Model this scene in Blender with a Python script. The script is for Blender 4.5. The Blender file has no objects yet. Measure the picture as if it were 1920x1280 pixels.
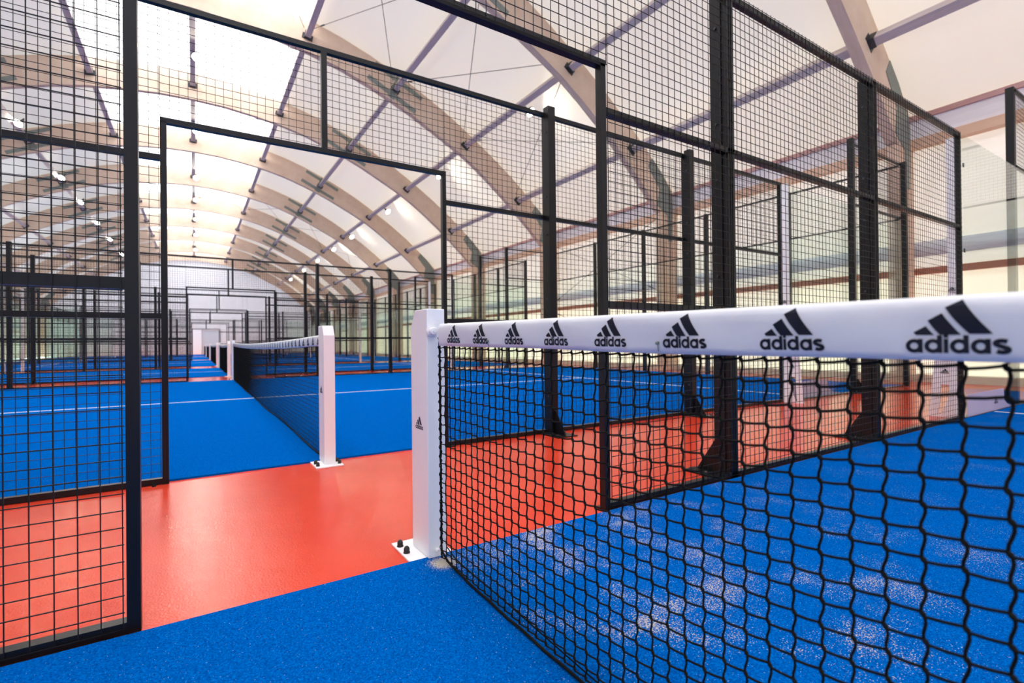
import bpy, math, random
import numpy as np
from mathutils import Vector, Matrix
random.seed(7)
S = bpy.context.scene
COL = S.collection

# ------------------------------------------------------------------ camera
CAM = Vector((-0.801, -1.849, 0.848))
yaw, pit, rol = [math.radians(a) for a in (32.544, 0.246, -0.611)]
fw = Vector((math.sin(yaw)*math.cos(pit), math.cos(yaw)*math.cos(pit), math.sin(pit)))
rt = Vector((math.cos(yaw), -math.sin(yaw), 0)); up = rt.cross(fw)
rt2 = rt*math.cos(rol)+up*math.sin(rol); up2 = -rt*math.sin(rol)+up*math.cos(rol)
cd = bpy.data.cameras.new('camera'); cam = bpy.data.objects.new('camera', cd); COL.objects.link(cam)
M4 = Matrix((( rt2.x, up2.x, -fw.x, CAM.x), (rt2.y, up2.y, -fw.y, CAM.y), (rt2.z, up2.z, -fw.z, CAM.z), (0, 0, 0, 1)))
cam.matrix_world = M4
cd.sensor_width = 36; cd.lens = 931.985/1920*36; cd.shift_y = -1.37/1920
cd.clip_start = 0.02; cd.clip_end = 300
cd.dof.use_dof = True; cd.dof.focus_distance = 1.9; cd.dof.aperture_fstop = 3.2
S.camera = cam

# ------------------------------------------------------------------ world, sun, exposure
W = bpy.data.worlds.new('sky'); S.world = W; W.use_nodes = True
bg = W.node_tree.nodes['Background']; bg.inputs[0].default_value = (0.92, 0.96, 1.0, 1); bg.inputs[1].default_value = 4.6
sl = bpy.data.lights.new('sun', 'SUN'); sun = bpy.data.objects.new('sun', sl); COL.objects.link(sun)
sl.energy = 9.0; sl.angle = math.radians(3); sl.color = (1.0, 0.66, 0.36)
sun.rotation_euler = (0, math.radians(62), 0)        # low sun on the right (+X) side of the hall
S.view_settings.view_transform = 'Standard'; S.view_settings.look = 'None'
S.view_settings.exposure = 0.32; S.view_settings.gamma = 1.0; S.view_settings.use_curve_mapping = False
cy = S.cycles
cy.max_bounces = 9; cy.diffuse_bounces = 4; cy.glossy_bounces = 4; cy.transmission_bounces = 6
cy.transparent_max_bounces = 40; cy.caustics_reflective = False; cy.caustics_refractive = False
cy.sample_clamp_indirect = 12; cy.use_denoising = True; cy.blur_glossy = 0.5

# ------------------------------------------------------------------ materials
def mat(name, col, rough=0.5, metal=0.0, spec=0.5, coat=0.0):
    m = bpy.data.materials.new(name); m.use_nodes = True
    p = m.node_tree.nodes['Principled BSDF']
    p.inputs['Base Color'].default_value = (*col, 1); p.inputs['Roughness'].default_value = rough
    p.inputs['Metallic'].default_value = metal; p.inputs['Specular IOR Level'].default_value = spec
    p.inputs['Coat Weight'].default_value = coat
    return m
def nd(m, t, **kw):
    n = m.node_tree.nodes.new(t)
    for k, v in kw.items():
        if k.startswith('i_'): n.inputs[k[2:]].default_value = v
        else: setattr(n, k, v)
    return n
def ln(m, a, ao, b, bi): m.node_tree.links.new(a.outputs[ao], b.inputs[bi])
def ramp(m, stops):
    r = m.node_tree.nodes.new('ShaderNodeValToRGB'); e = r.color_ramp.elements
    while len(e) < len(stops): e.new(0.5)
    for el, (p, c) in zip(e, stops): el.position = p; el.color = (*c, 1) if len(c) == 3 else c
    return r
def coords(m, scale=(1, 1, 1)):
    t = nd(m, 'ShaderNodeTexCoord'); mp = nd(m, 'ShaderNodeMapping'); mp.inputs['Scale'].default_value = scale
    ln(m, t, 'Object', mp, 'Vector'); return mp
def bump(m, src, out, strength, dist):
    b = nd(m, 'ShaderNodeBump'); b.inputs['Strength'].default_value = strength; b.inputs['Distance'].default_value = dist
    ln(m, src, out, b, 'Height'); ln(m, b, 'Normal', m.node_tree.nodes['Principled BSDF'], 'Normal'); return b

MT = {}
MT['black'] = mat('black_powder_coat', (0.005, 0.005, 0.006), 0.36, spec=0.32)
MT['wire'] = mat('black_wire', (0.007, 0.007, 0.008), 0.5, spec=0.3)
MT['rope'] = mat('black_net_cord', (0.006, 0.006, 0.006), 0.85, spec=0.15)
MT['white'] = mat('white_powder_coat', (0.87, 0.88, 0.90), 0.42)
MT['navy'] = mat('navy_print', (0.003, 0.006, 0.018), 0.5, spec=0.3)
MT['cap'] = mat('black_rubber_cap', (0.015, 0.015, 0.015), 0.6)
MT['line'] = mat('white_line', (0.75, 0.80, 0.82), 0.9, spec=0.1)
MT['steel'] = mat('galvanised_steel', (0.20, 0.24, 0.22), 0.55, metal=0.4)
MT['shoe'] = mat('dark_steel', (0.05, 0.055, 0.06), 0.5, metal=0.5)
MT['cable'] = mat('steel_cable', (0.18, 0.18, 0.18), 0.5, metal=0.3)
MT['gravelcurb'] = mat('pale_curb', (0.62, 0.60, 0.50), 0.8)
MT['whitedoor'] = mat('white_door', (0.85, 0.85, 0.88), 0.5)

def m_plate():
    m = mat('perforated_nail_plate', (0.2, 0.24, 0.22), 0.55, metal=0.3)
    c = coords(m, (30, 30, 30)); v = nd(m, 'ShaderNodeTexVoronoi'); ln(m, c, 'Vector', v, 'Vector')
    r = ramp(m, [(0.25, (0.07, 0.08, 0.075)), (0.4, (0.24, 0.28, 0.26))]); ln(m, v, 'Distance', r, 'Fac')
    ln(m, r, 'Color', m.node_tree.nodes['Principled BSDF'], 'Base Color'); return m
MT['plate'] = m_plate()

def m_vinyl():
    m = mat('white_vinyl', (0.76, 0.78, 0.82), 0.42, spec=0.35)
    c = coords(m, (3, 6, 4)); n = nd(m, 'ShaderNodeTexNoise'); n.inputs['Scale'].default_value = 2.2; n.inputs['Detail'].default_value = 3
    ln(m, c, 'Vector', n, 'Vector'); bump(m, n, 'Fac', 0.35, 0.01); return m
MT['vinyl'] = m_vinyl()

def m_turf(sandy):
    m = mat('blue_turf', (0, 0.16, 0.6), 0.95, spec=0.0)
    p = m.node_tree.nodes['Principled BSDF']
    t = nd(m, 'ShaderNodeTexCoord')
    n1 = nd(m, 'ShaderNodeTexNoise'); n1.inputs['Scale'].default_value = 190; n1.inputs['Detail'].default_value = 4; n1.inputs['Roughness'].default_value = 0.7
    ln(m, t, 'Object', n1, 'Vector')
    r1 = ramp(m, [(0.30, (0.0, 0.050, 0.27)), (0.50, (0.0, 0.115, 0.50)), (0.70, (0.0, 0.21, 0.74))]); ln(m, n1, 'Fac', r1, 'Fac')
    # loose sand left in the pile
    n2 = nd(m, 'ShaderNodeTexNoise'); n2.inputs['Scale'].default_value = 3.2; n2.inputs['Detail'].default_value = 5; n2.inputs['Roughness'].default_value = 0.62
    ln(m, t, 'Object', n2, 'Vector')
    n3 = nd(m, 'ShaderNodeTexNoise'); n3.inputs['Scale'].default_value = 230; n3.inputs['Detail'].default_value = 1.5; n3.inputs['Roughness'].default_value = 0.6
    ln(m, t, 'Object', n3, 'Vector')
    a = nd(m, 'ShaderNodeMapRange'); a.inputs['From Min'].default_value = 0.42; a.inputs['From Max'].default_value = 0.68
    a.inputs['To Min'].default_value = 0; a.inputs['To Max'].default_value = 0.255 if sandy else 0.0
    ln(m, n2, 'Fac', a, 'Value')
    src = a
    if sandy:      # most of it lies along the net on its far half
        sx = nd(m, 'ShaderNodeSeparateXYZ'); ln(m, t, 'Object', sx, 'Vector')
        g = nd(m, 'ShaderNodeMapRange'); g.inputs['From Min'].default_value = -0.22; g.inputs['From Max'].default_value = 0.18
        g.inputs['To Min'].default_value = 0.0; ln(m, sx, 'X', g, 'Value')
        g2 = nd(m, 'ShaderNodeMapRange'); g2.inputs['From Min'].default_value = 0.5; g2.inputs['From Max'].default_value = 2.4
        g2.inputs['To Min'].default_value = 1.0; g2.inputs['To Max'].default_value = 0.35; ln(m, sx, 'X', g2, 'Value')
        mu = nd(m, 'ShaderNodeMath', operation='MULTIPLY'); ln(m, a, 0, mu, 0); ln(m, g, 0, mu, 1)
        mu2 = nd(m, 'ShaderNodeMath', operation='MULTIPLY'); ln(m, mu, 0, mu2, 0); ln(m, g2, 0, mu2, 1); src = mu2
    ad = nd(m, 'ShaderNodeMath', operation='ADD'); ln(m, src, 0, ad, 0); ln(m, n3, 'Fac', ad, 1)
    k = nd(m, 'ShaderNodeMapRange'); k.inputs['From Min'].default_value = 0.715; k.inputs['From Max'].default_value = 0.785; ln(m, ad, 0, k, 'Value')
    if sandy:      # little heap by the foot of the net post
        dv = nd(m, 'ShaderNodeVectorMath', operation='DISTANCE'); ln(m, t, 'Object', dv, 0); dv.inputs[1].default_value = (-0.005, -0.10-((-10.25)/2)*0, 0.012)
        dm = nd(m, 'ShaderNodeMapRange'); dm.inputs['From Min'].default_value = 0.0; dm.inputs['From Max'].default_value = 0.085
        dm.inputs['To Min'].default_value = 0.62; dm.inputs['To Max'].default_value = 0.0; ln(m, dv, 'Value', dm, 'Value')
        nb = nd(m, 'ShaderNodeMath', operation='ADD'); ln(m, dm, 0, nb, 0); ln(m, n3, 'Fac', nb, 1)
        nk = nd(m, 'ShaderNodeMapRange'); nk.inputs['From Min'].default_value = 0.72; nk.inputs['From Max'].default_value = 0.85; ln(m, nb, 0, nk, 'Value')
        a3 = nd(m, 'ShaderNodeMath', operation='ADD', use_clamp=True); ln(m, nk, 0, a3, 0); ln(m, k, 0, a3, 1); k = a3
    mx = nd(m, 'ShaderNodeMix', data_type='RGBA'); ln(m, k, 0, mx, 'Factor'); ln(m, r1, 'Color', mx, 6)
    mx.inputs[7].default_value = (0.60, 0.55, 0.46, 1)
    ln(m, mx, 2, p, 'Base Color')
    bump(m, n1, 'Fac', 1.0, 0.006)
    return m
MT['turf'] = m_turf(False); MT['turf_sand'] = m_turf(True)

def m_floor():
    m = mat('red_epoxy', (0.75, 0.06, 0.035), 0.12, spec=0.13)
    p = m.node_tree.nodes['Principled BSDF']
    t = nd(m, 'ShaderNodeTexCoord')
    n = nd(m, 'ShaderNodeTexNoise'); n.inputs['Scale'].default_value = 1.3; n.inputs['Detail'].default_value = 4; ln(m, t, 'Object', n, 'Vector')
    r = ramp(m, [(0.3, (0.62, 0.044, 0.019)), (0.7, (0.73, 0.068, 0.030))]); ln(m, n, 'Fac', r, 'Fac'); ln(m, r, 'Color', p, 'Base Color')
    n2 = nd(m, 'ShaderNodeTexNoise'); n2.inputs['Scale'].default_value = 130; n2.inputs['Detail'].default_value = 3; ln(m, t, 'Object', n2, 'Vector')
    n3 = nd(m, 'ShaderNodeTexNoise'); n3.inputs['Scale'].default_value = 9; n3.inputs['Detail'].default_value = 2; ln(m, t, 'Object', n3, 'Vector')
    ad = nd(m, 'ShaderNodeMath', operation='MULTIPLY_ADD'); ln(m, n3, 'Fac', ad, 0); ad.inputs[1].default_value = 1.5; ln(m, n2, 'Fac', ad, 2)
    bump(m, ad, 0, 0.55, 0.0016)
    return m
MT['epoxy'] = m_floor()

def m_translucent(name, col, tcol, mix, seam=False, wr=None):
    m = bpy.data.materials.new(name); m.use_nodes = True; nt = m.node_tree
    for n in list(nt.nodes):
        if n.type == 'BSDF_PRINCIPLED': nt.nodes.remove(n)
    out = [n for n in nt.nodes if n.type == 'OUTPUT_MATERIAL'][0]
    d = nd(m, 'ShaderNodeBsdfDiffuse'); d.inputs[0].default_value = (*col, 1)
    t = nd(m, 'ShaderNodeBsdfTranslucent'); t.inputs[0].default_value = (*tcol, 1)
    x = nd(m, 'ShaderNodeMixShader'); x.inputs[0].default_value = mix
    ln(m, d, 0, x, 1); ln(m, t, 0, x, 2); ln(m, x, 0, out, 'Surface')
    if wr:
        c = coords(m, wr); n = nd(m, 'ShaderNodeTexNoise'); n.inputs['Scale'].default_value = 1; n.inputs['Detail'].default_value = 4
        ln(m, c, 'Vector', n, 'Vector'); b = nd(m, 'ShaderNodeBump'); b.inputs['Strength'].default_value = 0.5; b.inputs['Distance'].default_value = 0.1
        ln(m, n, 'Fac', b, 'Height'); ln(m, b, 0, d, 'Normal')
        r = ramp(m, [(0.38, tuple(0.86*q for q in tcol)), (0.62, tcol)]); ln(m, n, 'Fac', r, 'Fac'); ln(m, r, 0, t, 0)
    return m
MT['membrane'] = m_translucent('roof_membrane', (0.70, 0.71, 0.68), (0.83, 0.80, 0.70), 0.080)
MT['skylight'] = m_translucent('clear_roof_membrane', (0.9, 0.9, 0.92), (0.96, 0.97, 1.0), 0.60)
MT['wallfoil'] = m_translucent('wall_foil', (0.74, 0.72, 0.68), (0.72, 0.70, 0.64), 0.10, wr=(0.3, 0.5, 3.0))
MT['foldfoil'] = m_translucent('folded_foil', (0.70, 0.74, 0.80), (0.70, 0.72, 0.78), 0.10, wr=(0.3, 1.3, 9.0))
MT['wallpanel'] = m_translucent('wall_panel', (0.80, 0.77, 0.69), (0.85, 0.80, 0.68), 0.13)
MT['gable'] = m_translucent('gable_foil', (0.72, 0.73, 0.77), (0.72, 0.74, 0.8), 0.09)

MT['doorpanel'] = m_translucent('door_panel', (0.66, 0.78, 0.86), (0.8, 0.9, 0.95), 0.22)
def m_wood(name, c1, c2, axis_scale, rings=False):
    m = mat(name, c1, 0.6, spec=0.25); p = m.node_tree.nodes['Principled BSDF']
    c = coords(m, axis_scale); n = nd(m, 'ShaderNodeTexNoise'); n.inputs['Scale'].default_value = 2.0; n.inputs['Detail'].default_value = 6
    n.inputs['Roughness'].default_value = 0.65; ln(m, c, 'Vector', n, 'Vector')
    r = ramp(m, [(0.32, c1), (0.68, c2)]); ln(m, n, 'Fac', r, 'Fac')
    if rings:     # thin glue lines that follow the curve of the beam
        t = nd(m, 'ShaderNodeTexCoord'); v = nd(m, 'ShaderNodeVectorMath', operation='MULTIPLY'); v.inputs[1].default_value = (1, 0, 1); ln(m, t, 'Object', v, 0)
        s = nd(m, 'ShaderNodeVectorMath', operation='DISTANCE'); s.inputs[1].default_value = (-0.8, 0, -5.6); ln(m, v, 0, s, 0)
        w = nd(m, 'ShaderNodeMath', operation='MULTIPLY'); ln(m, s, 'Value', w, 0); w.inputs[1].default_value = 22.0
        f = nd(m, 'ShaderNodeMath', operation='FRACT'); ln(m, w, 0, f, 0)
        q = nd(m, 'ShaderNodeMapRange'); q.inputs['From Min'].default_value = 0.0; q.inputs['From Max'].default_value = 0.08
        q.inputs['To Min'].default_value = 0.90; ln(m, f, 0, q, 'Value')
        mm = nd(m, 'ShaderNodeMix', data_type='RGBA', blend_type='MULTIPLY'); mm.inputs[0].default_value = 1
        ln(m, r, 'Color', mm, 6); ln(m, q, 0, mm, 7); ln(m, mm, 2, p, 'Base Color')
    else: ln(m, r, 'Color', p, 'Base Color')
    return m
MT['arch'] = m_wood('glulam_wood', (0.62, 0.47, 0.36), (0.73, 0.59, 0.47), (0.8, 4, 0.8), True)
MT['column'] = m_wood('column_wood', (0.60, 0.42, 0.32), (0.68, 0.52, 0.40), (5, 5, 0.5))
MT['purlin'] = m_wood('purlin_wood', (0.47, 0.41, 0.42), (0.58, 0.51, 0.50), (6, 0.5, 6))
MT['eave'] = m_wood('whitewashed_wood', (0.78, 0.74, 0.76), (0.88, 0.84, 0.86), (6, 0.4, 6))
MT['plank'] = m_wood('orange_plank', (0.70, 0.46, 0.32), (0.78, 0.55, 0.40), (6, 0.5, 6))
MT['cap_strip'] = m_wood('dusty_pink_strip', (0.52, 0.30, 0.28), (0.62, 0.38, 0.35), (6, 0.5, 6))
MT['rail'] = m_wood('reddish_rail', (0.42, 0.17, 0.11), (0.50, 0.22, 0.15), (6, 0.5, 6))

def m_glass():
    m = bpy.data.materials.new('tempered_glass'); m.use_nodes = True; nt = m.node_tree
    for n in list(nt.nodes):
        if n.type == 'BSDF_PRINCIPLED': nt.nodes.remove(n)
    out = [n for n in nt.nodes if n.type == 'OUTPUT_MATERIAL'][0]
    t = nd(m, 'ShaderNodeBsdfTransparent'); t.inputs[0].default_value = (0.945, 0.98, 0.955, 1)
    g = nd(m, 'ShaderNodeBsdfGlossy'); g.inputs['Roughness'].default_value = 0.01
    ge = nd(m, 'ShaderNodeNewGeometry'); dt = nd(m, 'ShaderNodeVectorMath', operation='DOT_PRODUCT'); ln(m, ge, 'Normal', dt, 0); ln(m, ge, 'Incoming', dt, 1)
    ab = nd(m, 'ShaderNodeMath', operation='ABSOLUTE'); ln(m, dt, 'Value', ab, 0)
    om = nd(m, 'ShaderNodeMath', operation='SUBTRACT'); om.inputs[0].default_value = 1; ln(m, ab, 0, om, 1)
    pw = nd(m, 'ShaderNodeMath', operation='POWER'); ln(m, om, 0, pw, 0); pw.inputs[1].default_value = 5
    f = nd(m, 'ShaderNodeMath', operation='MULTIPLY_ADD'); ln(m, pw, 0, f, 0); f.inputs[1].default_value = 0.9; f.inputs[2].default_value = 0.03
    x = nd(m, 'ShaderNodeMixShader'); ln(m, f, 0, x, 0); ln(m, t, 0, x, 1); ln(m, g, 0, x, 2); ln(m, x, 0, out, 'Surface')
    return m
MT['glass'] = m_glass()
def m_sticker():
    m = mat('lavender_sticker', (0.62, 0.56, 0.78), 0.5); nt = m.node_tree
    out = [n for n in nt.nodes if n.type == 'OUTPUT_MATERIAL'][0]; t = nd(m, 'ShaderNodeBsdfTransparent'); x = nd(m, 'ShaderNodeMixShader'); x.inputs[0].default_value = 0.62
    ln(m, t, 0, x, 1); ln(m, nt.nodes['Principled BSDF'], 0, x, 2); ln(m, x, 0, out, 'Surface'); return m
MT['sticker'] = m_sticker()
def m_emit(name, col, s):
    m = bpy.data.materials.new(name); m.use_nodes = True; p = m.node_tree.nodes['Principled BSDF']
    p.inputs['Base Color'].default_value = (0.8, 0.8, 0.8, 1); p.inputs['Emission Color'].default_value = (*col, 1); p.inputs['Emission Strength'].default_value = s
    return m
MT['lamp'] = m_emit('lamp_lens', (1.0, 0.93, 0.72), 150)

# ------------------------------------------------------------------ mesh helpers
class MB:
    def __init__(s): s.v = []; s.f = []
    def poly(s, pts):
        b = len(s.v); s.v += [tuple(p) for p in pts]; s.f.append(tuple(range(b, b+len(pts))))
    def box(s, a, b):
        x0, y0, z0 = [min(p, q) for p, q in zip(a, b)]; x1, y1, z1 = [max(p, q) for p, q in zip(a, b)]
        k = len(s.v)
        s.v += [(x0,y0,z0),(x1,y0,z0),(x1,y1,z0),(x0,y1,z0),(x0,y0,z1),(x1,y0,z1),(x1,y1,z1),(x0,y1,z1)]
        s.f += [tuple(k+i for i in q) for q in ((0,3,2,1),(4,5,6,7),(0,1,5,4),(1,2,6,5),(2,3,7,6),(3,0,4,7))]
        return s
    def tube(s, path, r, n=6, cap=True):
        P = [Vector(p) for p in path]; k0 = len(s.v); prev = None
        for i, p in enumerate(P):
            d = (P[min(i+1, len(P)-1)] - P[max(i-1, 0)]).normalized()
            if prev is None: a = d.orthogonal().normalized()
            else: a = (prev - d*prev.dot(d)).normalized()
            prev = a; b = d.cross(a)
            rr = r[i] if isinstance(r, (list, tuple)) else r
            for j in range(n):
                t = 2*math.pi*j/n; q = p + (a*math.cos(t)+b*math.sin(t))*rr; s.v.append((q.x, q.y, q.z))
        for i in range(len(P)-1):
            for j in range(n):
                s.f.append((k0+i*n+j, k0+i*n+(j+1) % n, k0+(i+1)*n+(j+1) % n, k0+(i+1)*n+j))
        if cap:
            s.f.append(tuple(k0+j for j in reversed(range(n)))); s.f.append(tuple(k0+(len(P)-1)*n+j for j in range(n)))
        return s
    def prism(s, pts2, mapf, t0, t1):
        """closed outline pts2 extruded from t0 to t1; mapf(a,b,t)->xyz"""
        n = len(pts2); k = len(s.v)
        s.v += [tuple(mapf(a, b, t0)) for a, b in pts2]; s.v += [tuple(mapf(a, b, t1)) for a, b in pts2]
        s.f.append(tuple(k+i for i in reversed(range(n)))); s.f.append(tuple(k+n+i for i in range(n)))
        for i in range(n): s.f.append((k+i, k+(i+1) % n, k+n+(i+1) % n, k+n+i))
        return s
    def strip(s, A, B):
        k = len(s.v); n = len(A); s.v += [tuple(p) for p in A]; s.v += [tuple(p) for p in B]
        for i in range(n-1): s.f.append((k+i, k+i+1, k+n+i+1, k+n+i))
        return s
    def build(s, name, m, parent=None, smooth=False, loc=(0, 0, 0)):
        me = bpy.data.meshes.new(name); me.from_pydata(s.v, [], s.f); me.update()
        if smooth: me.polygons.foreach_set('use_smooth', [True]*len(me.polygons))
        if isinstance(m, str): m = MT[m]
        me.materials.append(m); o = bpy.data.objects.new(name, me); COL.objects.link(o); o.location = loc
        if parent is not None: o.parent = parent
        return o
def tag(o, label=None, cat=None, group=None, kind=None):
    if label: o['label'] = label
    if cat: o['category'] = cat
    if group: o['group'] = group
    if kind: o['kind'] = kind
    return o
def empty(name, loc=(0, 0, 0), rz=0.0):
    o = bpy.data.objects.new(name, None); COL.objects.link(o); o.location = loc; o.rotation_euler = (0, 0, rz); o.empty_display_size = 0.1; return o
def copy_tree(o, parent=None):
    c = o.copy(); COL.objects.link(c)
    if parent is not None: c.parent = parent
    for ch in list(o.children): copy_tree(ch, c)
    return c
def bevel(o, w, seg=2):
    b = o.modifiers.new('bevel', 'BEVEL'); b.width = w; b.segments = seg; b.limit_method = 'ANGLE'; return o
ORD = ['first', 'second', 'third', 'fourth', 'fifth', 'sixth', 'seventh', 'eighth', 'ninth', 'tenth', 'eleventh', 'twelfth']

# ------------------------------------------------------------------ the printed mark (three slanted bars over a word)
def ring(cx, cy, ro, ri, n=28, a0=0, a1=2*math.pi):
    out = []
    for i in range(n):
        t0 = a0+(a1-a0)*i/n; t1 = a0+(a1-a0)*(i+1)/n
        out.append([(cx+ro*math.cos(t0), cy+ro*math.sin(t0)), (cx+ro*math.cos(t1), cy+ro*math.sin(t1)),
                    (cx+ri*math.cos(t1), cy+ri*math.sin(t1)), (cx+ri*math.cos(t0), cy+ri*math.sin(t0))])
    return out
def rect(x0, y0, x1, y1): return [[(x0, y0), (x1, y0), (x1, y1), (x0, y1)]]
def stroke(pts, w):
    out = []
    L = []; R = []
    for i, p in enumerate(pts):
        a = pts[max(i-1, 0)]; b = pts[min(i+1, len(pts)-1)]
        dx, dy = b[0]-a[0], b[1]-a[1]; l = math.hypot(dx, dy); nx, ny = -dy/l*w/2, dx/l*w/2
        L.append((p[0]+nx, p[1]+ny)); R.append((p[0]-nx, p[1]-ny))
    for i in range(len(pts)-1): out.append([L[i], L[i+1], R[i+1], R[i]])
    return out
def mark_polys():
    P = []; ro = 0.137; ri = 0.062; xh = 0.268; bw = 0.078; asc = 0.335; cy = 0.13
    def bowl(x):                       # round part and right stem base
        for q in ring(x+ro, cy, ro, ri): P.append(q)
    x = 0.0
    bowl(x); P.extend(rect(x+2*ro-bw, 0.0, x+2*ro, xh)); x += 2*ro+0.022            # a
    bowl(x); P.extend(rect(x+2*ro-bw, 0.0, x+2*ro, asc)); x += 2*ro+0.020           # d
    P.extend(rect(x, 0.0, x+0.070, xh)); P.extend(rect(x, xh+0.018, x+0.070, asc+0.01)); x += 0.070+0.020   # i
    bowl(x); P.extend(rect(x+2*ro-bw, 0.0, x+2*ro, asc)); x += 2*ro+0.022           # d
    bowl(x); P.extend(rect(x+2*ro-bw, 0.0, x+2*ro, xh)); x += 2*ro+0.018            # a
    s = []
    for t in range(0, 9): a = math.radians(35+t*(235-35)/8); s.append((x+0.125+0.085*math.cos(a), 0.188+0.045*math.sin(a)))
    for t in range(0, 9): a = math.radians(70-t*(70+145)/8); s.append((x+0.128+0.088*math.cos(a), 0.075+0.045*math.sin(a)))
    P.extend(stroke(s, 0.078)); x += 0.235
    w = x
    def px(a, b): return ((a-280)/1530*w*1.06-0.01, (815-b)/740)
    def bar(tl, tr, br, bl, bow):
        n = 6; A = []; B = []
        for i in range(n+1):
            t = i/n; c = bow*math.sin(math.pi*t)
            A.append(px(tl[0]+(bl[0]-tl[0])*t-c, tl[1]+(bl[1]-tl[1])*t)); B.append(px(tr[0]+(br[0]-tr[0])*t-c, tr[1]+(br[1]-tr[1])*t))
        for i in range(n): P.append([A[i], B[i], B[i+1], A[i+1]])
    bar((415, 522), (600, 435), (725, 565), (455, 565), 4)
    bar((630, 358), (840, 258), (1105, 562), (805, 562), 12)
    bar((885, 180), (1125, 80), (1525, 552), (1215, 552), 22)
    return P, w
MARK, MARKW = mark_polys()
def add_mark(mb, mapf, height, cx, z0):
    """mapf(u,v)->xyz; mark centred at u=cx, baseline v=z0"""
    for q in MARK: mb.poly([mapf(cx+(a-MARKW/2)*height, z0+b*height) for a, b in q])

# ------------------------------------------------------------------ setting: floor
MB().box((-11.6, -11, -0.2), (11.6, 61.2, 0)).build('floor', 'epoxy')['kind'] = 'structure'

COURTS = [(-10.25, 0.0), (1.932, 12.2), (14.12, 20.35), (22.69, 33.11), (35.0, 45.3), (47.2, 57.5)]
NEAR = ['nearest court in front of the camera', 'second court beyond the first red walkway', 'narrow third court', 'fourth court', 'fifth court', 'farthest sixth court']
TH = 0.012
for i, (y0, y1) in enumerate(COURTS):
    a = y0+0.02; b = y1-0.02; cyy = (a+b)/2
    t = MB().box((-9.97, a, 0), (9.97, b, TH)).build('artificial_turf', 'turf_sand' if i == 0 else 'turf')
    tag(t, ['bright blue sand-dusted turf carpet under the nearest net', 'bright blue turf carpet just beyond the first red walkway', 'narrow blue turf carpet of the third court, past the second walkway',
            'blue turf carpet of the fourth court, past the third walkway', 'small strip of blue turf of the fifth court far away', 'farthest sliver of blue turf before the end wall'][i], 'turf', kind='thing')
    l = MB().box((-6.9, cyy-0.025, TH), (6.9, cyy+0.025, TH+0.002)); l.build('centre_line', 'line', t)
    for sx in (-1, 1): MB().box((sx*6.85-0.025, a+0.01, TH), (sx*6.85+0.025, b-0.01, TH+0.0015)).build('service_line', 'line', t)

# ------------------------------------------------------------------ mesh fences between court and walkway
XL, XR, ZO, ZT, BAR = -0.975, 0.957, 2.235, 3.0, 0.034
def wires(mb, x0, x1, z0, z1, y, s, axis='x', r=0.002, stick=0.014):
    """welded grid on plane y (or x when axis='y'); verticals behind, horizontals in front (-s side)"""
    def T(u, w, z): return (u, w, z) if axis == 'x' else (w, u, z)
    n = max(1, round((x1-x0)/0.05)); m = max(1, round((z1-z0)/0.05)); d = (x1-x0)/n; e = (z1-z0)/m
    for i in range(n+1):
        u = x0+i*d; mb.tube([T(u, y, z0), T(u, y, z1+stick)], r, 4, False)
    for j in range(m+1):
        z = z0+j*e; mb.tube([T(x0-0.004, y-s*2*r, z), T(x1+0.004, y-s*2*r, z)], r, 4, False)
def foot_bracket(root, x, s, y0):
    b = MB().prism([(0, 0.008), (0.16, 0.008), (0.02, 0.22), (0, 0.22)], lambda a, z, t: (x+t, y0+s*a, z), -0.004, 0.004)
    o = b.build('foot_bracket', 'black', root)
    p = MB().box((x-0.11, y0-s*0.10, 0), (x+0.11, y0+s*0.19, 0.009)); p.build('foot_plate', 'black', o)
    for dx, dy in ((-0.085, 0.03), (0.085, 0.03), (-0.085, 0.15), (0.085, 0.15)):
        c = (x+dx, y0+s*dy); q = MB(); q.tube([(c[0], c[1], 0.009), (c[0], c[1], 0.02), (c[0], c[1], 0.027)], [0.011, 0.011, 0.006], 8); q.build('anchor_bolt', 'shoe', o)
def white_wing(root, x, s):
    w = MB(); w.box((x-0.03, s*0.045, 0.0), (x+0.03, s*0.115, 2.97))
    N = 46
    def yo(z): return 0.30-0.08*z/0.9 if z < 0.9 else 0.22-0.11*(z-0.9)/0.25
    for i in range(N):                            # flared foot plate with a curved cut-out
        z0 = 1.15*i/N; z1 = 1.15*(i+1)/N
        def hole(z):
            if z < 0.035 or z > 0.36: return None
            t = (0.36-z)/0.325
            return (0.118+0.075*t**2.2, 0.190+0.025*t)
        zm = (z0+z1)/2; h = hole(zm)
        segs = [(0.10, yo(zm))] if (h is None or h[1]-h[0] < 0.012) else [(0.10, h[0]), (h[1], yo(zm))]
        for a, b in segs: w.box((x-0.006, s*a, z0), (x+0.006, s*b, z1))
    o = w.build('white_end_post', 'white', root)
    q = MB(); add_mark(q, lambda u, v: (x-0.0365, s*0.08-u*1.0, v), 0.042, 0.0, 1.35)
    add_mark(q, lambda u, v: (x-0.0075, s*0.155-u, v), 0.05, 0.0, 0.47)
    q.build('printed_logo', 'navy', o)
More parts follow.
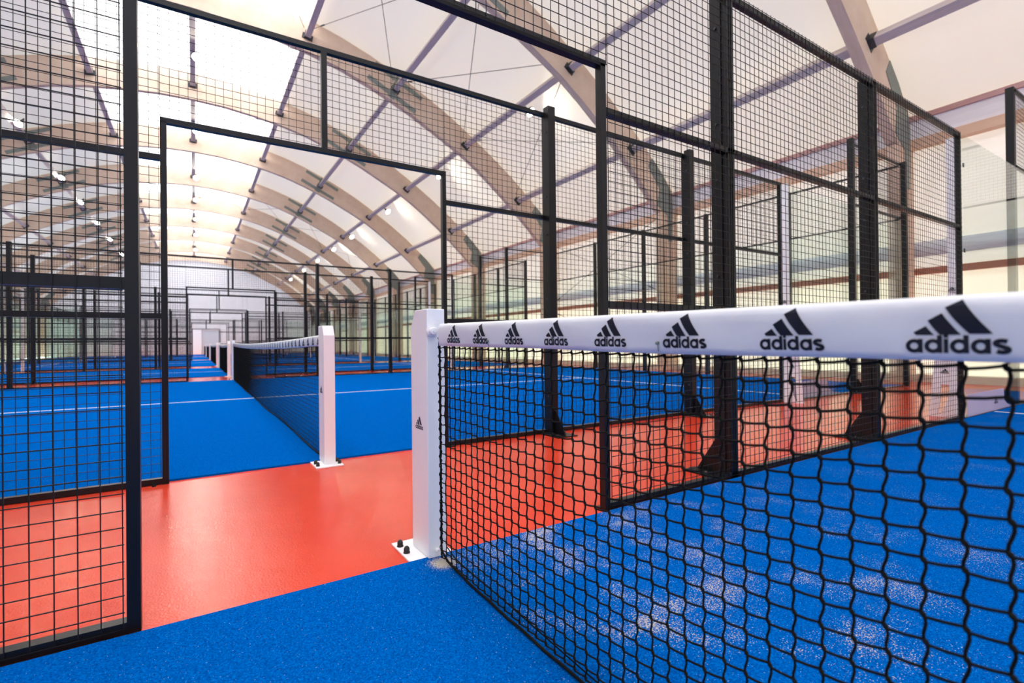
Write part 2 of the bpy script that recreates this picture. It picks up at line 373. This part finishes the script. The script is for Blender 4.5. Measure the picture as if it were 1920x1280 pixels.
def build_fence(s):
    """court on the -s side, walkway on the +s side, wall plane y=0"""
    root = empty('mesh_fence')
    F = lambda mb, x0, x1, z0, z1: mb.box((x0, 0, z0), (x1, s*0.04, z1))
    for sx in (-1, 1):
        J = XL if sx < 0 else XR
        a, b = sorted((J, sx*6.0))
        F(MB(), a, b, 0.004, 0.004+BAR).build('bottom_rail', 'black', root)
        F(MB(), a, b, 1.02, 1.02+BAR).build('lower_rail', 'black', root)
        F(MB(), a, b, 2.0, 2.0+BAR).build('middle_rail', 'black', root)
        jo = F(MB(), J-(BAR if sx > 0 else 0), J+(0 if sx > 0 else BAR), 0.0, ZO+BAR/2).build('door_jamb', 'black', root)
        MB().box((J-0.03, s*0.005, 0), (J+0.05*sx, s*0.075, 0.008)).build('foot_plate', 'black', jo)
        for X in (2, 4, 6):
            for d in ((-1, 1) if X < 6 else (-1,)):
                c = sx*(X+d*0.0165); F(MB(), c-0.0165, c+0.0165, 0.0, ZT).build('panel_frame', 'black', root)
        for X in (2, 4):
            p = MB().box((sx*X-0.04, s*0.04, 0), (sx*X+0.04, s*0.115, ZT+0.035)).build('post', 'black', root)
            foot_bracket(root, sx*X, s, s*0.115)
            bo = MB()
            for z in (0.35, 1.25, 1.85, 2.2, 2.8):
                bo.tube([(sx*X-0.042, s*0.075, z), (sx*X-0.049, s*0.075, z)], 0.009, 8)
            bo.build('bolt', 'shoe', p)
        white_wing(root, sx*6.0, s)
        for X0, X1 in ((abs(J), 2.0), (2.0, 4.0), (4.0, 6.0)):
            a2, b2 = sorted((sx*(X0+0.008), sx*(X1-0.012)))
            mb = MB(); wires(mb, a2, b2, 0.022, ZT, -s*0.002, s); mb.build('wire_mesh', 'wire', root)
    F(MB(), -6, 6, ZT-BAR, ZT).build('top_rail', 'black', root)
    F(MB(), XL, XR, ZO, ZO+BAR).build('door_lintel', 'black', root)
    F(MB(), -0.02, 0.02, ZO+BAR, ZT-BAR).build('mullion', 'black', root)
    mb = MB(); wires(mb, XL, XR, ZO+0.01, ZT, -s*0.002, s); mb.build('wire_mesh', 'wire', root)
    # glazed ends
    for sx in (-1, 1):
        a, b = sorted((sx*6.0, sx*10.0))
        MB().box((a, 0.0, 0.0), (b, s*0.05, 0.014)).build('glass_channel', 'black', root)
        for X0, X1 in ((6.02, 7.992), (8.008, 9.98)):
            a, b = sorted((sx*X0, sx*X1)); g = MB().box((a, -s*0.006, 0.014), (b, s*0.006, 2.995)).build('glass_pane', 'glass', root)
            if X0 < 7:
                cl = MB()
                for z in (0.5, 1.15, 1.75, 2.65): cl.box((sx*6.02, -s*0.012, z), (sx*6.055, -s*0.006, z+0.04))
                cl.build('clamp', 'shoe', g)
        for X in (8, 10):
            p = MB().box((sx*X-0.04, s*0.012, 0), (sx*X+0.04, s*0.092, 4.03)).build('tall_post', 'black', root)
            if X < 10: foot_bracket(root, sx*X, s, s*0.092)
        a, b = sorted((sx*8.0, sx*9.96))
        fr = MB(); fr.box((a, 0, 3.0), (b, s*0.03, 3.034)); fr.box((a, 0, 3.97), (b, s*0.03, 4.0)); fr.build('upper_frame', 'black', root)
        mb = MB(); wires(mb, a, b, 3.0, 4.0, -s*0.002, s); mb.build('wire_mesh', 'wire', root)
    return root
def add_stickers(root, s):
    for sx in (-1, 1):
        st = MB()
        x0 = 6.06; pts = [(x0, 0.016), (7.75, 0.016), (7.45, 0.05), (7.32, 0.11), (7.28, 0.25), (x0, 0.25)]
        st.prism([(sx*p_, q_) for p_, q_ in pts], lambda u, z, t: (u, t, z), -s*0.0065, -s*0.009)
        so = st.build('glass_sticker', 'sticker', root)
        q = MB(); add_mark(q, lambda u, v: (sx*7.0+u*(-s if s < 0 else 1), -s*0.0095, v), 0.09, 0.0, 0.09); q.build('printed_logo', 'navy', so)
fp = build_fence(1); fm = build_fence(-1)
FL = ['black mesh fence closest to the camera, with the doorway behind the nearest net post',
      'black mesh fence on the far side of the first red walkway, framing the central doorway',
      'black mesh fence at the far side of the second court',
      'black mesh fence on the near side of the narrow third court',
      'black mesh fence at the far side of the narrow third court',
      'black mesh fence on the near side of the fourth court, third walkway in front',
      'black mesh fence at the far side of the fourth court',
      'black mesh fence on the near side of the fifth court',
      'black mesh fence at the far side of the fifth court, tiny in the distance',
      'black mesh fence of the last court before the white end wall']
YS = [(0.0, 1), (1.932, -1), (12.2, 1), (14.12, -1), (20.35, 1), (22.69, -1), (33.11, 1), (35.0, -1), (45.3, 1), (47.2, -1)]
used = set()
for (y, s), lab in zip(YS, FL):
    src = fp if s > 0 else fm
    o = src if s not in used else copy_tree(src)
    used.add(s); o.location = (0, y, 0); tag(o, lab, 'fence', 'mesh fences around the courts')

add_stickers(fp, 1); add_stickers(fm, -1)

# ------------------------------------------------------------------ glass end walls
def build_end(L, n):
    """stands on x=0, court on the -x side, runs y 0..L"""
    root = empty('glass_end_wall'); d = L/n
    for i in range(n+1):
        if 0 < i < n:
            MB().box((0.012, i*d-0.04, 0), (0.092, i*d+0.04, 4.03)).build('tall_post', 'black', root)
        if i < n:
            MB().box((-0.006, i*d+0.01, 0.014), (0.006, (i+1)*d-0.01, 2.995)).build('glass_pane', 'glass', root)
            mb = MB(); wires(mb, i*d+0.02, (i+1)*d-0.02, 3.0, 4.0, -0.002, 1, axis='y'); mb.build('wire_mesh', 'wire', root)
    fr = MB(); fr.box((0, 0.05, 3.0), (0.03, L-0.05, 3.03)); fr.box((0, 0.05, 3.97), (0.03, L-0.05, 4.0)); fr.build('upper_frame', 'black', root)
    MB().box((0.0, 0.05, 0), (0.05, L-0.05, 0.014)).build('glass_channel', 'black', root)
    return root
e5 = build_end(10.3, 5); e3 = build_end(6.23, 3); first5 = True; first3 = True
for i, (y0, y1) in enumerate(COURTS):
    for sx in ((1,) if i == 0 else (1, -1)):
        if i == 2: src = e3; o = src if first3 else copy_tree(src); first3 = False; L = 6.23
        else: src = e5; o = src if first5 else copy_tree(src); first5 = False; L = 10.3
        mid = (y0+y1)/2
        o.location = (sx*10.0, mid-sx*L/2, 0); o.rotation_euler = (0, 0, 0 if sx > 0 else math.pi)
        side = 'right' if sx > 0 else 'left'
        tag(o, f'glass back wall with black posts at the {side} end of the {ORD[i]} court from the camera', 'glass wall', 'glass end walls of the courts')

# ------------------------------------------------------------------ nets
def ztop(y, L): t = (y-L/2)/(L/2); return 0.880+0.046*t*t
def build_net(L, hi, spread):
    """net hangs on x=0 from y=0 back to y=-L (local)"""
    root = empty('padel_net')
    rnd = random.Random(3)
    ys0 = 0.075
    mb = MB(); cw = 0.042
    n = int((L-2*ys0)/cw); rows = 22
    def nx(y, z): return -spread*math.sin(math.pi*min(1, max(0, y/L)))*max(0, 1-z/0.33)**2 - 0.0
    def zt(y): return ztop(y, L)-0.086+0.006*math.sin(math.pi*y/L)
    zb = 0.022
    if hi:
        A = {}; B = {}
        for i in range(n+1):
            y = ys0+i*cw
            for j in range(rows+1):
                dz = (zt(y)-zb)/rows; z = zt(y)-(j+0.15)*dz+rnd.uniform(-.0015, .0015)
                yy = y+rnd.uniform(-.0018, .0018); x = nx(y, z)+rnd.uniform(-.0015, .0015)
                if z < zb+0.004: z = zb+0.004
                A[i, j] = Vector((x+.0008, -(yy-0.0022), z+0.0024)); B[i, j] = Vector((x-.0008, -(yy+0.0022), z-0.0024))
        r = 0.0022
        for i in range(n+1):
            y = ys0+i*cw
            mb.tube([(0, -(y-0.002), zt(y)+0.012), (0, -y, (zt(y)+A[i, 0].z)/2+.002), A[i, 0]], r, 5, False)
            for j in range(rows+1):
                a = A[i, j]; b = B[i, j]
                mb.tube([a-(b-a)*0.4, (a+b)/2, b+(b-a)*0.4], [r*1.1, r*1.8, r*1.1], 5, False)
                if j < rows:
                    c = A[i, j+1]; q = (b+c)/2
                    mb.tube([b, b*0.75+c*0.25+Vector((0, -0.0016, 0)), q+Vector((0, -0.0008, 0)), b*0.25+c*0.75+Vector((0, 0.0006, 0)), c], r, 5, False)
                if i < n:
                    c = A[i+1, j]; mb.tube([b, (b+c)/2+Vector((0, 0, -0.0009)), c], r, 5, False)
    else:
        for i in range(n+1):
            y = ys0+i*cw; P = []
            for k in range(7): z = zt(y)+(zb-zt(y))*k/6 if k < 5 else zb+0.10*(6-k)/2*1.0; P.append((nx(y, z), -y, z))
            P = [(nx(y, z), -y, z) for z in (zt(y)+.01, 0.6, 0.35, 0.2, 0.1, zb)]
            mb.tube(P, 0.0021, 3, False)
        for j in range(rows+1):
            P = []
            for k in range(31):
                y = ys0+(L-2*ys0)*k/30; z = zt(y)+(zb-zt(y))*j/rows; P.append((nx(y, z), -y, z))
            mb.tube(P, 0.0021, 3, False)
    mb.build('netting', 'rope', root, smooth=hi)
    # bottom rope with a loose second strand and the laced end cords
    bt = MB(); P = []; Q = []
    K = 160 if hi else 50
    for k in range(K+1):
        y = 0.072+(L-0.144)*k/K
        lift = 0.03*math.exp(-(y-0.07)/0.06)
        P.append((nx(y, 0.02)-0.012*math.sin(y*2.1), -y, 0.0195+lift+0.002*math.sin(y*31)))
        Q.append((nx(y, 0.02)+0.012+0.01*math.sin(y*1.7+1), -y, 0.020+lift+0.007+0.005*math.sin(y*5)))
    bt.tube(P, 0.0042, 6); bt.tube(Q, 0.0022, 5); bt.build('bottom_rope', 'rope', root, smooth=True)
    for e in (0, 1):
        c = MB(); y = 0.070 if e == 0 else L-0.070
        top = ztop(y, L)-0.03
        c.tube([(0.001*math.sin(k*1.3), -(y+0.0015*math.sin(k*2.1)), 0.03+(top-0.03)*k/40) for k in range(41)], 0.0038, 6)
        H = []
        for k in range(300): a = k/300*2*math.pi*24; H.append((0.0058*math.cos(a), -(y+0.0058*math.sin(a)), 0.04+(top-0.05)*k/300))
        c.tube(H, 0.0018, 4, False); c.build('lacing_cord', 'rope', root, smooth=True)
    # white headband: a flattened vinyl sleeve
    y0, y1 = 0.083, L-0.083; K = int((y1-y0)/0.05)
    prof = [(-0.0085, 0.000), (-0.0105, 0.012), (-0.0115, 0.035), (-0.0120, 0.055), (-0.0110, 0.068), (-0.0085, 0.076), (-0.004, 0.0815), (0, 0.083),
            (0.004, 0.0815), (0.0085, 0.076), (0.0110, 0.068), (0.0120, 0.055), (0.0115, 0.035), (0.0105, 0.012), (0.0085, 0.0)]
    hb = MB(); R = []
    ties = [0.47+0.69*k for k in range(int(L/0.69))]
    def xoff(y, h): return 0.0012*math.sin(y*9+1)+0.0014*math.sin(y*23+h*60)
    K2 = K*3 if hi else K
    for k in range(K2+1):
        y = y0+(y1-y0)*k/K2; zt_ = ztop(y, L)
        pin = sum(math.exp(-((y-t)/0.02)**2) for t in ties) if hi else 0
        ring_ = []
        for (px_, pz) in prof:
            f = 1-0.35*pin*math.exp(-((pz-0.02)/0.02)**2)
            ring_.append((px_*f+xoff(y, pz)*0.6, -y, zt_-0.083+pz-(0.0015*math.sin(y*7) if pz < 0.005 else 0)))
        R.append(ring_)
    b0 = len(hb.v); m_ = len(prof)
    for r_ in R: hb.v += r_
    for k in range(K2):
        for j in range(m_): hb.f.append((b0+k*m_+j, b0+k*m_+(j+1) % m_, b0+(k+1)*m_+(j+1) % m_, b0+(k+1)*m_+j))
    hb.f.append(tuple(b0+j for j in range(m_))); hb.f.append(tuple(b0+K2*m_+j for j in reversed(range(m_))))
    h = hb.build('headband', 'vinyl', root, smooth=True)
    def surf(u, v, sd, extra):                    # u = distance along net, v = height above sleeve bottom
        zt_ = ztop(u, L)
        X = np.interp(v, [p[1] for p in prof[:8]], [p[0] for p in prof[:8]])
        return (sd*(-X)*-1*1.0 if False else (X if sd < 0 else -X)+xoff(u, v)*0.6+sd*extra, -u, zt_-0.083+v)
    lg = MB(); c = 0.2175
    while c < L-0.15:
        add_mark(lg, lambda u, v: surf(u, v, -1, 0.0011), 0.0665, c, 0.011)
        lg2 = lambda u, v: surf(2*c-u, v, 1, 0.0011)
        add_mark(lg, lg2, 0.0665, c, 0.011)
        c += 0.2012
    lg.build('printed_logo', 'navy', h)
    if hi:
        g = MB()
        for t in ties:
            x, y, z = surf(t, 0.020, -1, 0.002); g.tube([(x+0.003, y, z), (x-0.0025, y, z), (x-0.0035, y, z)], [0.0035, 0.0035, 0.002], 8)
            x, y, z = surf(t, 0.003, -1, 0.001); g.tube([(x, y, z), (x-0.001, y+0.001, z+0.015)], 0.0012, 5)
        g.build('tie_stud', 'steel', h)
    return root
NLAB = ['padel net nearest the camera, white headband running off the right edge', 'padel net of the second court, seen through the central doorway',
        'padel net of the third court, behind the second red walkway', 'padel net of the fourth court, small in the distance',
        'padel net of the fifth court, tiny in the last doorways', 'farthest padel net before the end wall']
def build_post(s):
    """post at local origin: court on the -s side; s=+1 near side post of camera court"""
    root = empty('net_post')
    prof = [(-0.040*s, 0.0125), (0.130*s, 0.0125), (0.130*s, 0.915), (0.085*s, 0.985), (-0.040*s, 0.985)]
    b = MB().prism(prof, lambda a, z, t: (t, a, z), -0.040, 0.036); body = bevel(b.build('post_body', 'white', root), 0.003)
    pl = bevel(MB().box((-0.108, -0.0185*s, 0.0), (0.076, 0.200*s, 0.009)).box((-0.0395, -0.018*s, 0.009), (0.0355, 0.1295*s, 0.0126)).build('base_plate', 'white', root), 0.002)
    for x in (-0.088, 0.058):
        for y in (0.072, 0.148):
            c = MB(); c.tube([(x, y*s, 0.009), (x, y*s, 0.012), (x, y*s, 0.012), (x, y*s, 0.026), (x, y*s, 0.031), (x, y*s, 0.035), (x, y*s, 0.037)],
                             [0.0135, 0.0135, 0.0115, 0.0115, 0.0095, 0.006, 0.002], 12); c.build('bolt_cap', 'cap', pl, smooth=False)
    y = -0.040*s
    w = MB(); w.tube([(-0.022, y, 0.897), (-0.022, y-0.010*s, 0.897)], 0.021, 24); w.tube([(-0.022, y-0.010*s, 0.897), (-0.022, y-0.026*s, 0.897), (-0.022, y-0.029*s, 0.897)], [0.0145, 0.0145, 0.012], 18)
    w.tube([(-0.022, y-0.029*s, 0.897), (-0.022, y-0.033*s, 0.897)], 0.004, 10)
    w.build('tension_wheel', 'white', root)
    hk = MB(); hk.tube([(-0.005, y, 0.04), (-0.005, y-0.018*s, 0.04)], 0.008, 10); hk.build('lower_hook', 'white', root)
    q = MB(); add_mark(q, lambda u, v: (-0.0405, 0.045*s-u, v), 0.052, 0.0, 0.505)
    add_mark(q, lambda u, v: (0.0365, 0.045*s+u, v), 0.052, 0.0, 0.505); q.build('printed_logo', 'navy', body)
    return root
netA = None; postP = build_post(1); postM = build_post(-1); up_, um_ = False, False
PL = [('white net post at the centre, holding the nearest net', None),
      ('white net post across the red walkway from the nearest one', 'white post at the far end of the second court net'),
      ('small white net post just past the second walkway', 'small white post at the far end of the third court net'),
      ('tiny white net post at the near end of the fourth net', 'tiny white post at the far end of the fourth net'),
      ('tiny near post of the fifth net in the distance', 'tiny far post of the fifth net in the distance'),
      ('near post of the farthest net', None)]
nets = {}
for i, (y0, y1) in enumerate(COURTS):
    L = round(y1-y0, 2)
    if i == 0: n = build_net(10.25, True, 0.0)
    elif i == 1: n = build_net(L, False, 0.015); nets['std'] = n
    elif i == 2: n = build_net(L, False, 0.01)
    else: n = copy_tree(nets['std'])
    n.location = (0, y1, 0) if i else (0, 0, 0)
    if i >= 3: n.location = (0, (y0+y1)/2+10.268/2, 0)
    tag(n, NLAB[i], 'net', 'nets across the courts')
    for e, (yy, s) in enumerate(((y1, 1), (y0, -1))):
        lab = PL[i][0 if (i == 0 or s < 0) else 1] if not (i == 0 and s < 0) else None
        if lab is None: continue
        src = postP if s > 0 else postM
        if s > 0: o = src if not up_ else copy_tree(src); up_ = True
        else: o = src if not um_ else copy_tree(src); um_ = True
        o.location = (0, yy, 0); tag(o, lab, 'net post', 'white net posts')

# ------------------------------------------------------------------ roof: arches, purlins, membrane
X0C = -0.801; Z0C = 0.848
OUT = [(0, 9.98), (1, 9.95), (2, 9.86), (3, 9.70), (3.9, 9.48), (4.8, 9.19), (5.6, 8.87), (6.3, 8.56), (7, 8.20), (7.6, 7.87), (8.2, 7.50), (8.8, 7.11), (9.46, 6.65), (10.3, 6.02), (11, 5.42), (11.6, 4.88), (12.02, 4.46)]
INN = [(0, 9.04), (1, 9.01), (2, 8.90), (3, 8.74), (3.9, 8.52), (4.8, 8.21), (5.5, 7.93), (6.15, 7.64), (6.8, 7.31), (7.4, 7.00), (7.95, 6.70), (8.5, 6.34), (9.1, 5.90), (9.7, 5.42), (10.3, 4.90), (10.9, 4.35), (11.45, 3.80)]
FRONT = [2.2+5.82*k for k in range(11)]; TA = 0.20
XW = X0C+12.1; XWL = X0C-12.1
def build_arch():
    root = empty('roof_arch'); mb = MB()
    full_o = [(-x, z) for x, z in reversed(OUT[1:])]+OUT; full_i = [(-x, z) for x, z in reversed(INN[1:])]+INN
    g = lambda p, y: (X0C+p[0], y, Z0C+p[1])
    o0 = [g(p, 0) for p in full_o]; i0 = [g(p, 0) for p in full_i]; o1 = [g(p, TA) for p in full_o]; i1 = [g(p, TA) for p in full_i]
    mb.strip(i0, o0); mb.strip(o1, i1); mb.strip(o0, o1); mb.strip(i1, i0)
    mb.poly([i0[0], o0[0], o1[0], i1[0]]); mb.poly([i0[-1], i1[-1], o1[-1], o0[-1]])
    mb.build('curved_beam', 'arch', root)
    for sx in (-1, 1):
        c = MB().box((X0C+sx*11.5, 0, 0), (X0C+sx*12.2, TA, 4.75)); c.build('column', 'column', root)
        p = MB()                                   # perforated plate at the knee, on both faces
        for y0, y1 in ((-0.012, 0.0), (TA, TA+0.012)):
            p.prism([(X0C+sx*a, b+Z0C) for a, b in ((11.15, 5.28), (11.55, 4.92), (11.98, 4.4), (12.02, 3.9), (11.98, 2.95), (11.80, 2.95), (11.78, 3.7), (11.35, 3.95), (11.45, 4.45), (10.98, 5.02))],
                    lambda a, b, t: (a, t, b), y0, y1)
        p.build('knee_plate', 'plate', root)
        q = MB()                                   # splice straps either side of the second purlin
        for y0, y1 in ((-0.012, 0.0), (TA, TA+0.012)):
            for off in (-0.27, 0.27):
                cx, cz = 5.6, 8.38; tx, tz = 0.90, -0.436; nx_, nz_ = 0.436, 0.90
                a = (cx+nx_*off, cz+nz_*off); w = 0.075
                for sft in (-0.44, 0.44):
                    m0 = (a[0]+tx*sft*1.05-nx_*0.06*(1 if sft > 0 else -1)*0, a[1]+tz*sft*1.05)
                    pts = [(m0[0]-tx*0.42-nx_*w, m0[1]-tz*0.42-nz_*w), (m0[0]+tx*0.42-nx_*w, m0[1]+tz*0.42-nz_*w), (m0[0]+tx*0.42+nx_*w, m0[1]+tz*0.42+nz_*w), (m0[0]-tx*0.42+nx_*w, m0[1]-tz*0.42+nz_*w)]
                    q.prism([(X0C+sx*u, Z0C+v) for u, v in pts], lambda u, v, t: (u, t, v), y0, y1)
            pts = [(5.6-0.9*0.12-0.436*0.4, 8.38+0.436*0.12-0.9*0.4), (5.6+0.9*0.12-0.436*0.4, 8.38-0.436*0.12-0.9*0.4), (5.6+0.9*0.12+0.436*0.4, 8.38-0.436*0.12+0.9*0.4), (5.6-0.9*0.12+0.436*0.4, 8.38+0.436*0.12+0.9*0.4)]
            q.prism([(X0C+sx*u, Z0C+v) for u, v in pts], lambda u, v, t: (u, t, v), y0, y1)
        q.build('splice_plate', 'plate', root)
    return root
arch = build_arch()
for k, y in enumerate(FRONT):
    o = arch if k == 0 else copy_tree(arch); o.location = (0, y, 0)
    tag(o, f'curved laminated timber roof arch with columns, {ORD[k]} one counting from the camera', 'roof arch', 'timber roof arches')

PUR = [(0.0, 9.57, 0.0), (2.9, 9.22, 0.175), (5.6, 8.35, 0.43), (8.15, 7.02, 0.60), (10.35, 5.38, 0.72)]   # x, z, slope
def build_purlin():
    root = empty('roof_purlin'); L = 5.82-TA
    MB().box((-0.08, 0.015, -0.10), (0.08, L-0.015, 0.11)).build('timber', 'purlin', root)
    for y0, y1 in ((0.0, 0.10), (L-0.10, L)):
        m = MB(); m.box((-0.095, y0, -0.115), (0.095, y1, -0.10)); m.box((-0.095, y0, -0.10), (-0.081, y1, 0.10)); m.box((0.081, y0, -0.10), (0.095, y1, 0.10))
        ye = y0 if y0 == 0 else y1-0.008
        m.box((-0.15, ye, -0.13), (0.15, ye+0.008, 0.05)); m.build('steel_shoe', 'shoe', root)
    return root
pur = build_purlin(); firstp = True
LN = {(0, 1): 'along the ridge', (1, 1): 'one row right of the ridge', (1, -1): 'one row left of the ridge', (2, 1): 'two rows right of the ridge', (2, -1): 'two rows left of the ridge',
      (3, 1): 'three rows right of the ridge', (3, -1): 'three rows left of the ridge', (4, 1): 'lowest row on the right', (4, -1): 'lowest row on the left'}
for j, (x, z, a) in enumerate(PUR):
    for sx in ((1,) if j == 0 else (1, -1)):
        for k in range(-1, 10):
            if k < 0 and j < 4: continue
            if k < 0 and sx < 0: continue
            if sx < 0 and k < 1+j//2*1: continue
            o = pur if firstp else copy_tree(pur); firstp = False
            o.location = (X0C+sx*x, 2.2+5.82*k+TA, Z0C+z); o.rotation_euler = (0, sx*a, 0)
            tag(o, f'timber purlin {LN[(j, sx)]}, {ORD[k+1]} roof bay from the camera', 'purlin', 'timber purlins between the arches')

MEM = [(x, z+0.015) for x, z in OUT[:-1]]+[(12.16, 4.40)]
def strip_roof(xa, xb, name, m, parent=None):
    """membrane between the purlin lines, xa..xb in hall coordinates"""
    xs = sorted(set([xa, xb]+[s*x for x, _ in MEM for s in (-1, 1) if xa < s*x < xb]))
    f = lambda x: np.interp(abs(x), [p[0] for p in MEM], [p[1] for p in MEM])
    mb = MB(); A = [(X0C+x, -11.0, Z0C+f(x)) for x in xs]; B = [(X0C+x, 60.9, Z0C+f(x)) for x in xs]; mb.strip(A, B)
    return mb.build(name, m, parent, smooth=True)
ceil = strip_roof(3.05, 12.16, 'ceiling', 'membrane'); ceil['kind'] = 'structure'
strip_roof(-12.16, -3.05, 'membrane_left', 'membrane', ceil)
strip_roof(-3.05, 3.05, 'skylight', 'skylight', ceil)
sm = MB()
fz = lambda x: float(np.interp(abs(x), [p[0] for p in MEM], [p[1] for p in MEM]))
for x in (3.05,):
    for sx in (-1, 1): sm.tube([(X0C+sx*x, -11, Z0C+fz(x)-0.012), (X0C+sx*x, 60.9, Z0C+fz(x)-0.012)], 0.018, 6)
sm.build('membrane_seam', 'eave', ceil)

# bracing rods
def rod(a, b, lab):
    m = MB(); m.tube([a, b], 0.010, 6); r = m.build('brace_rod', 'cable'); tag(r, lab, 'brace rod', 'thin crossed brace rods')
    d = (Vector(b)-Vector(a)).normalized(); t = MB(); p = Vector(a)+d*0.55
    t.tube([p-d*0.10, p-d*0.08, p+d*0.08, p+d*0.10], [0.012, 0.022, 0.022, 0.012], 8); t.build('turnbuckle', 'shoe', r)
BX = [('ridge to first purlin', 0, 1), ('first to second purlin', 1, 2), ('second to third purlin', 2, 3), ('third to fourth purlin', 3, 4)]
for k, bn in ((1, 'second roof bay'), (5, 'sixth roof bay')):
    ya = FRONT[k]+TA; yb = FRONT[k+1]
    for nm, a, b in BX:
        pa, pb = PUR[a], PUR[b]
        A0 = (X0C+pa[0]+0.1, ya, Z0C+pa[1]+0.22); A1 = (X0C+pa[0]+0.1, yb, Z0C+pa[1]+0.22)
        B0 = (X0C+pb[0]-0.1, ya, Z0C+pb[1]+0.22); B1 = (X0C+pb[0]-0.1, yb, Z0C+pb[1]+0.22)
        rod(A0, B1, f'thin brace rod, {nm}, {bn}, falling away from camera'); rod(A1, B0, f'thin brace rod, {nm}, {bn}, rising away from camera')
ya = FRONT[1]+TA; yb = FRONT[2]
rod((XW-0.25, yb, 2.3), (XW-0.25, ya, 4.7), 'thin wall brace rod rising towards the camera above the reddish rail')
rod((XW-0.25, ya, 2.3), (XW-0.25, yb, 4.7), 'thin wall brace rod rising away from the camera above the reddish rail')
rod((XW-0.25, yb, 2.1), (XW-0.25, ya, 0.2), 'thin wall brace rod falling towards the camera below the reddish rail')

# flood lamps
def build_lamp():
    root = empty('flood_light')
    h = MB(); h.tube([(0, 0, 0.0), (0, 0, -0.05), (0, 0, -0.09), (0, 0, -0.15)], [0.06, 0.07, 0.14, 0.15], 16); h.build('housing', 'shoe', root)
    l = MB(); l.tube([(0, 0, -0.149), (0, 0, -0.153)], 0.132, 18); l.build('lens', 'lamp', root)
    MB().box((-0.015, -0.05, -0.02), (0.015, 0.05, 0.22)).build('bracket', 'shoe', root)
    return root
lamp = build_lamp(); fl = True
LY = [10.3, 16.8, 23.2, 30.2, 35.0, 40.6, 46.6, 54.0]
for nm, x, z, tilt, ys in (('ridge', 0.12, 9.36, 0.0, LY[1:]), ('right-hand', 8.38, 7.02, 0.5, LY), ('left-hand', -5.35, 8.42, -0.4, LY[2:])):
    for k, y in enumerate(ys):
        o = lamp if fl else copy_tree(lamp); fl = False
        o.location = (X0C+x, y, Z0C+z-0.10); o.rotation_euler = (-0.7, -tilt, 0)
        tag(o, f'bright round flood lamp under the {nm} purlin row, {ORD[k]} in its row from the camera', 'flood lamp', 'flood lamps under the roof')

# ------------------------------------------------------------------ side walls
for sx, nm in ((1, 'right'), (-1, 'left')):
    def b(x0, x1, z0, z1, name, m, parent=None):
        o = MB().box((X0C+sx*x0, -11, z0), (X0C+sx*x1, 60.9, z1)).build(name, m, parent); o['kind'] = 'structure'; return o
    w = MB(); X = X0C+sx*12.32
    w.poly([(X, -11, 0), (X, 60.9, 0), (X, 60.9, 2.2), (X, -11, 2.2)]); w = w.build('wall_'+nm, 'wallpanel'); w['kind'] = 'structure'
    f = MB(); X = X0C+sx*12.30; f.poly([(X, -11, 2.2), (X, 60.9, 2.2), (X, 60.9, 4.95), (X, -11, 4.95)]); f.build('upper_foil', 'wallfoil', w)
    g = MB(); P0 = []; P1 = []
    for k in range(9): z = 2.48+0.30*k/8; X = X0C+sx*(12.26-0.05*math.sin(math.pi*k/8)); P0.append((X, -11, z)); P1.append((X, 60.9, z))
    g.strip(P0, P1).build('folded_foil', 'foldfoil', w, smooth=True)
    b(12.0, 12.3, 0.0, 0.14, 'baseboard_'+nm, 'gravelcurb')
    b(12.18, 12.30, 2.12, 2.245, 'trim_1' if sx > 0 else 'trim_4', 'rail')
    b(12.1, 12.26, 4.80, 5.17, 'trim_2' if sx > 0 else 'trim_5', 'eave')
    b(12.06, 12.22, 5.17, 5.27, 'trim_7' if sx > 0 else 'trim_8', 'cap_strip')
    b(12.06, 12.26, 4.62, 4.80, 'trim_3' if sx > 0 else 'trim_6', 'plank')
for y, nm in ((60.9, 'back'), (-11.0, 'front')):
    mb = MB(); P = [(X0C+12.3, y, 0), (X0C+12.3, y, 4.95)]+[(X0C+x, y, Z0C+z) for x, z in reversed(MEM)]+[(X0C-x, y, Z0C+z) for x, z in MEM[1:]]+[(X0C-12.3, y, 4.95), (X0C-12.3, y, 0)]
    mb.poly(P if nm == 'back' else P[::-1]); o = mb.build('wall_'+nm, 'gable'); o['kind'] = 'structure'
d = MB(); d.poly([(-0.1, 60.82, 0), (1.5, 60.82, 0), (1.5, 60.82, 2.5), (-0.1, 60.82, 2.5)]); d = d.build('door_1', 'doorpanel'); d['kind'] = 'structure'
f = MB(); f.box((-0.2, 60.78, 0), (-0.1, 60.88, 2.6)); f.box((1.5, 60.78, 0), (1.6, 60.88, 2.6)); f.box((-0.2, 60.78, 2.5), (1.6, 60.88, 2.6)); f.build('door_frame', 'gable', d)
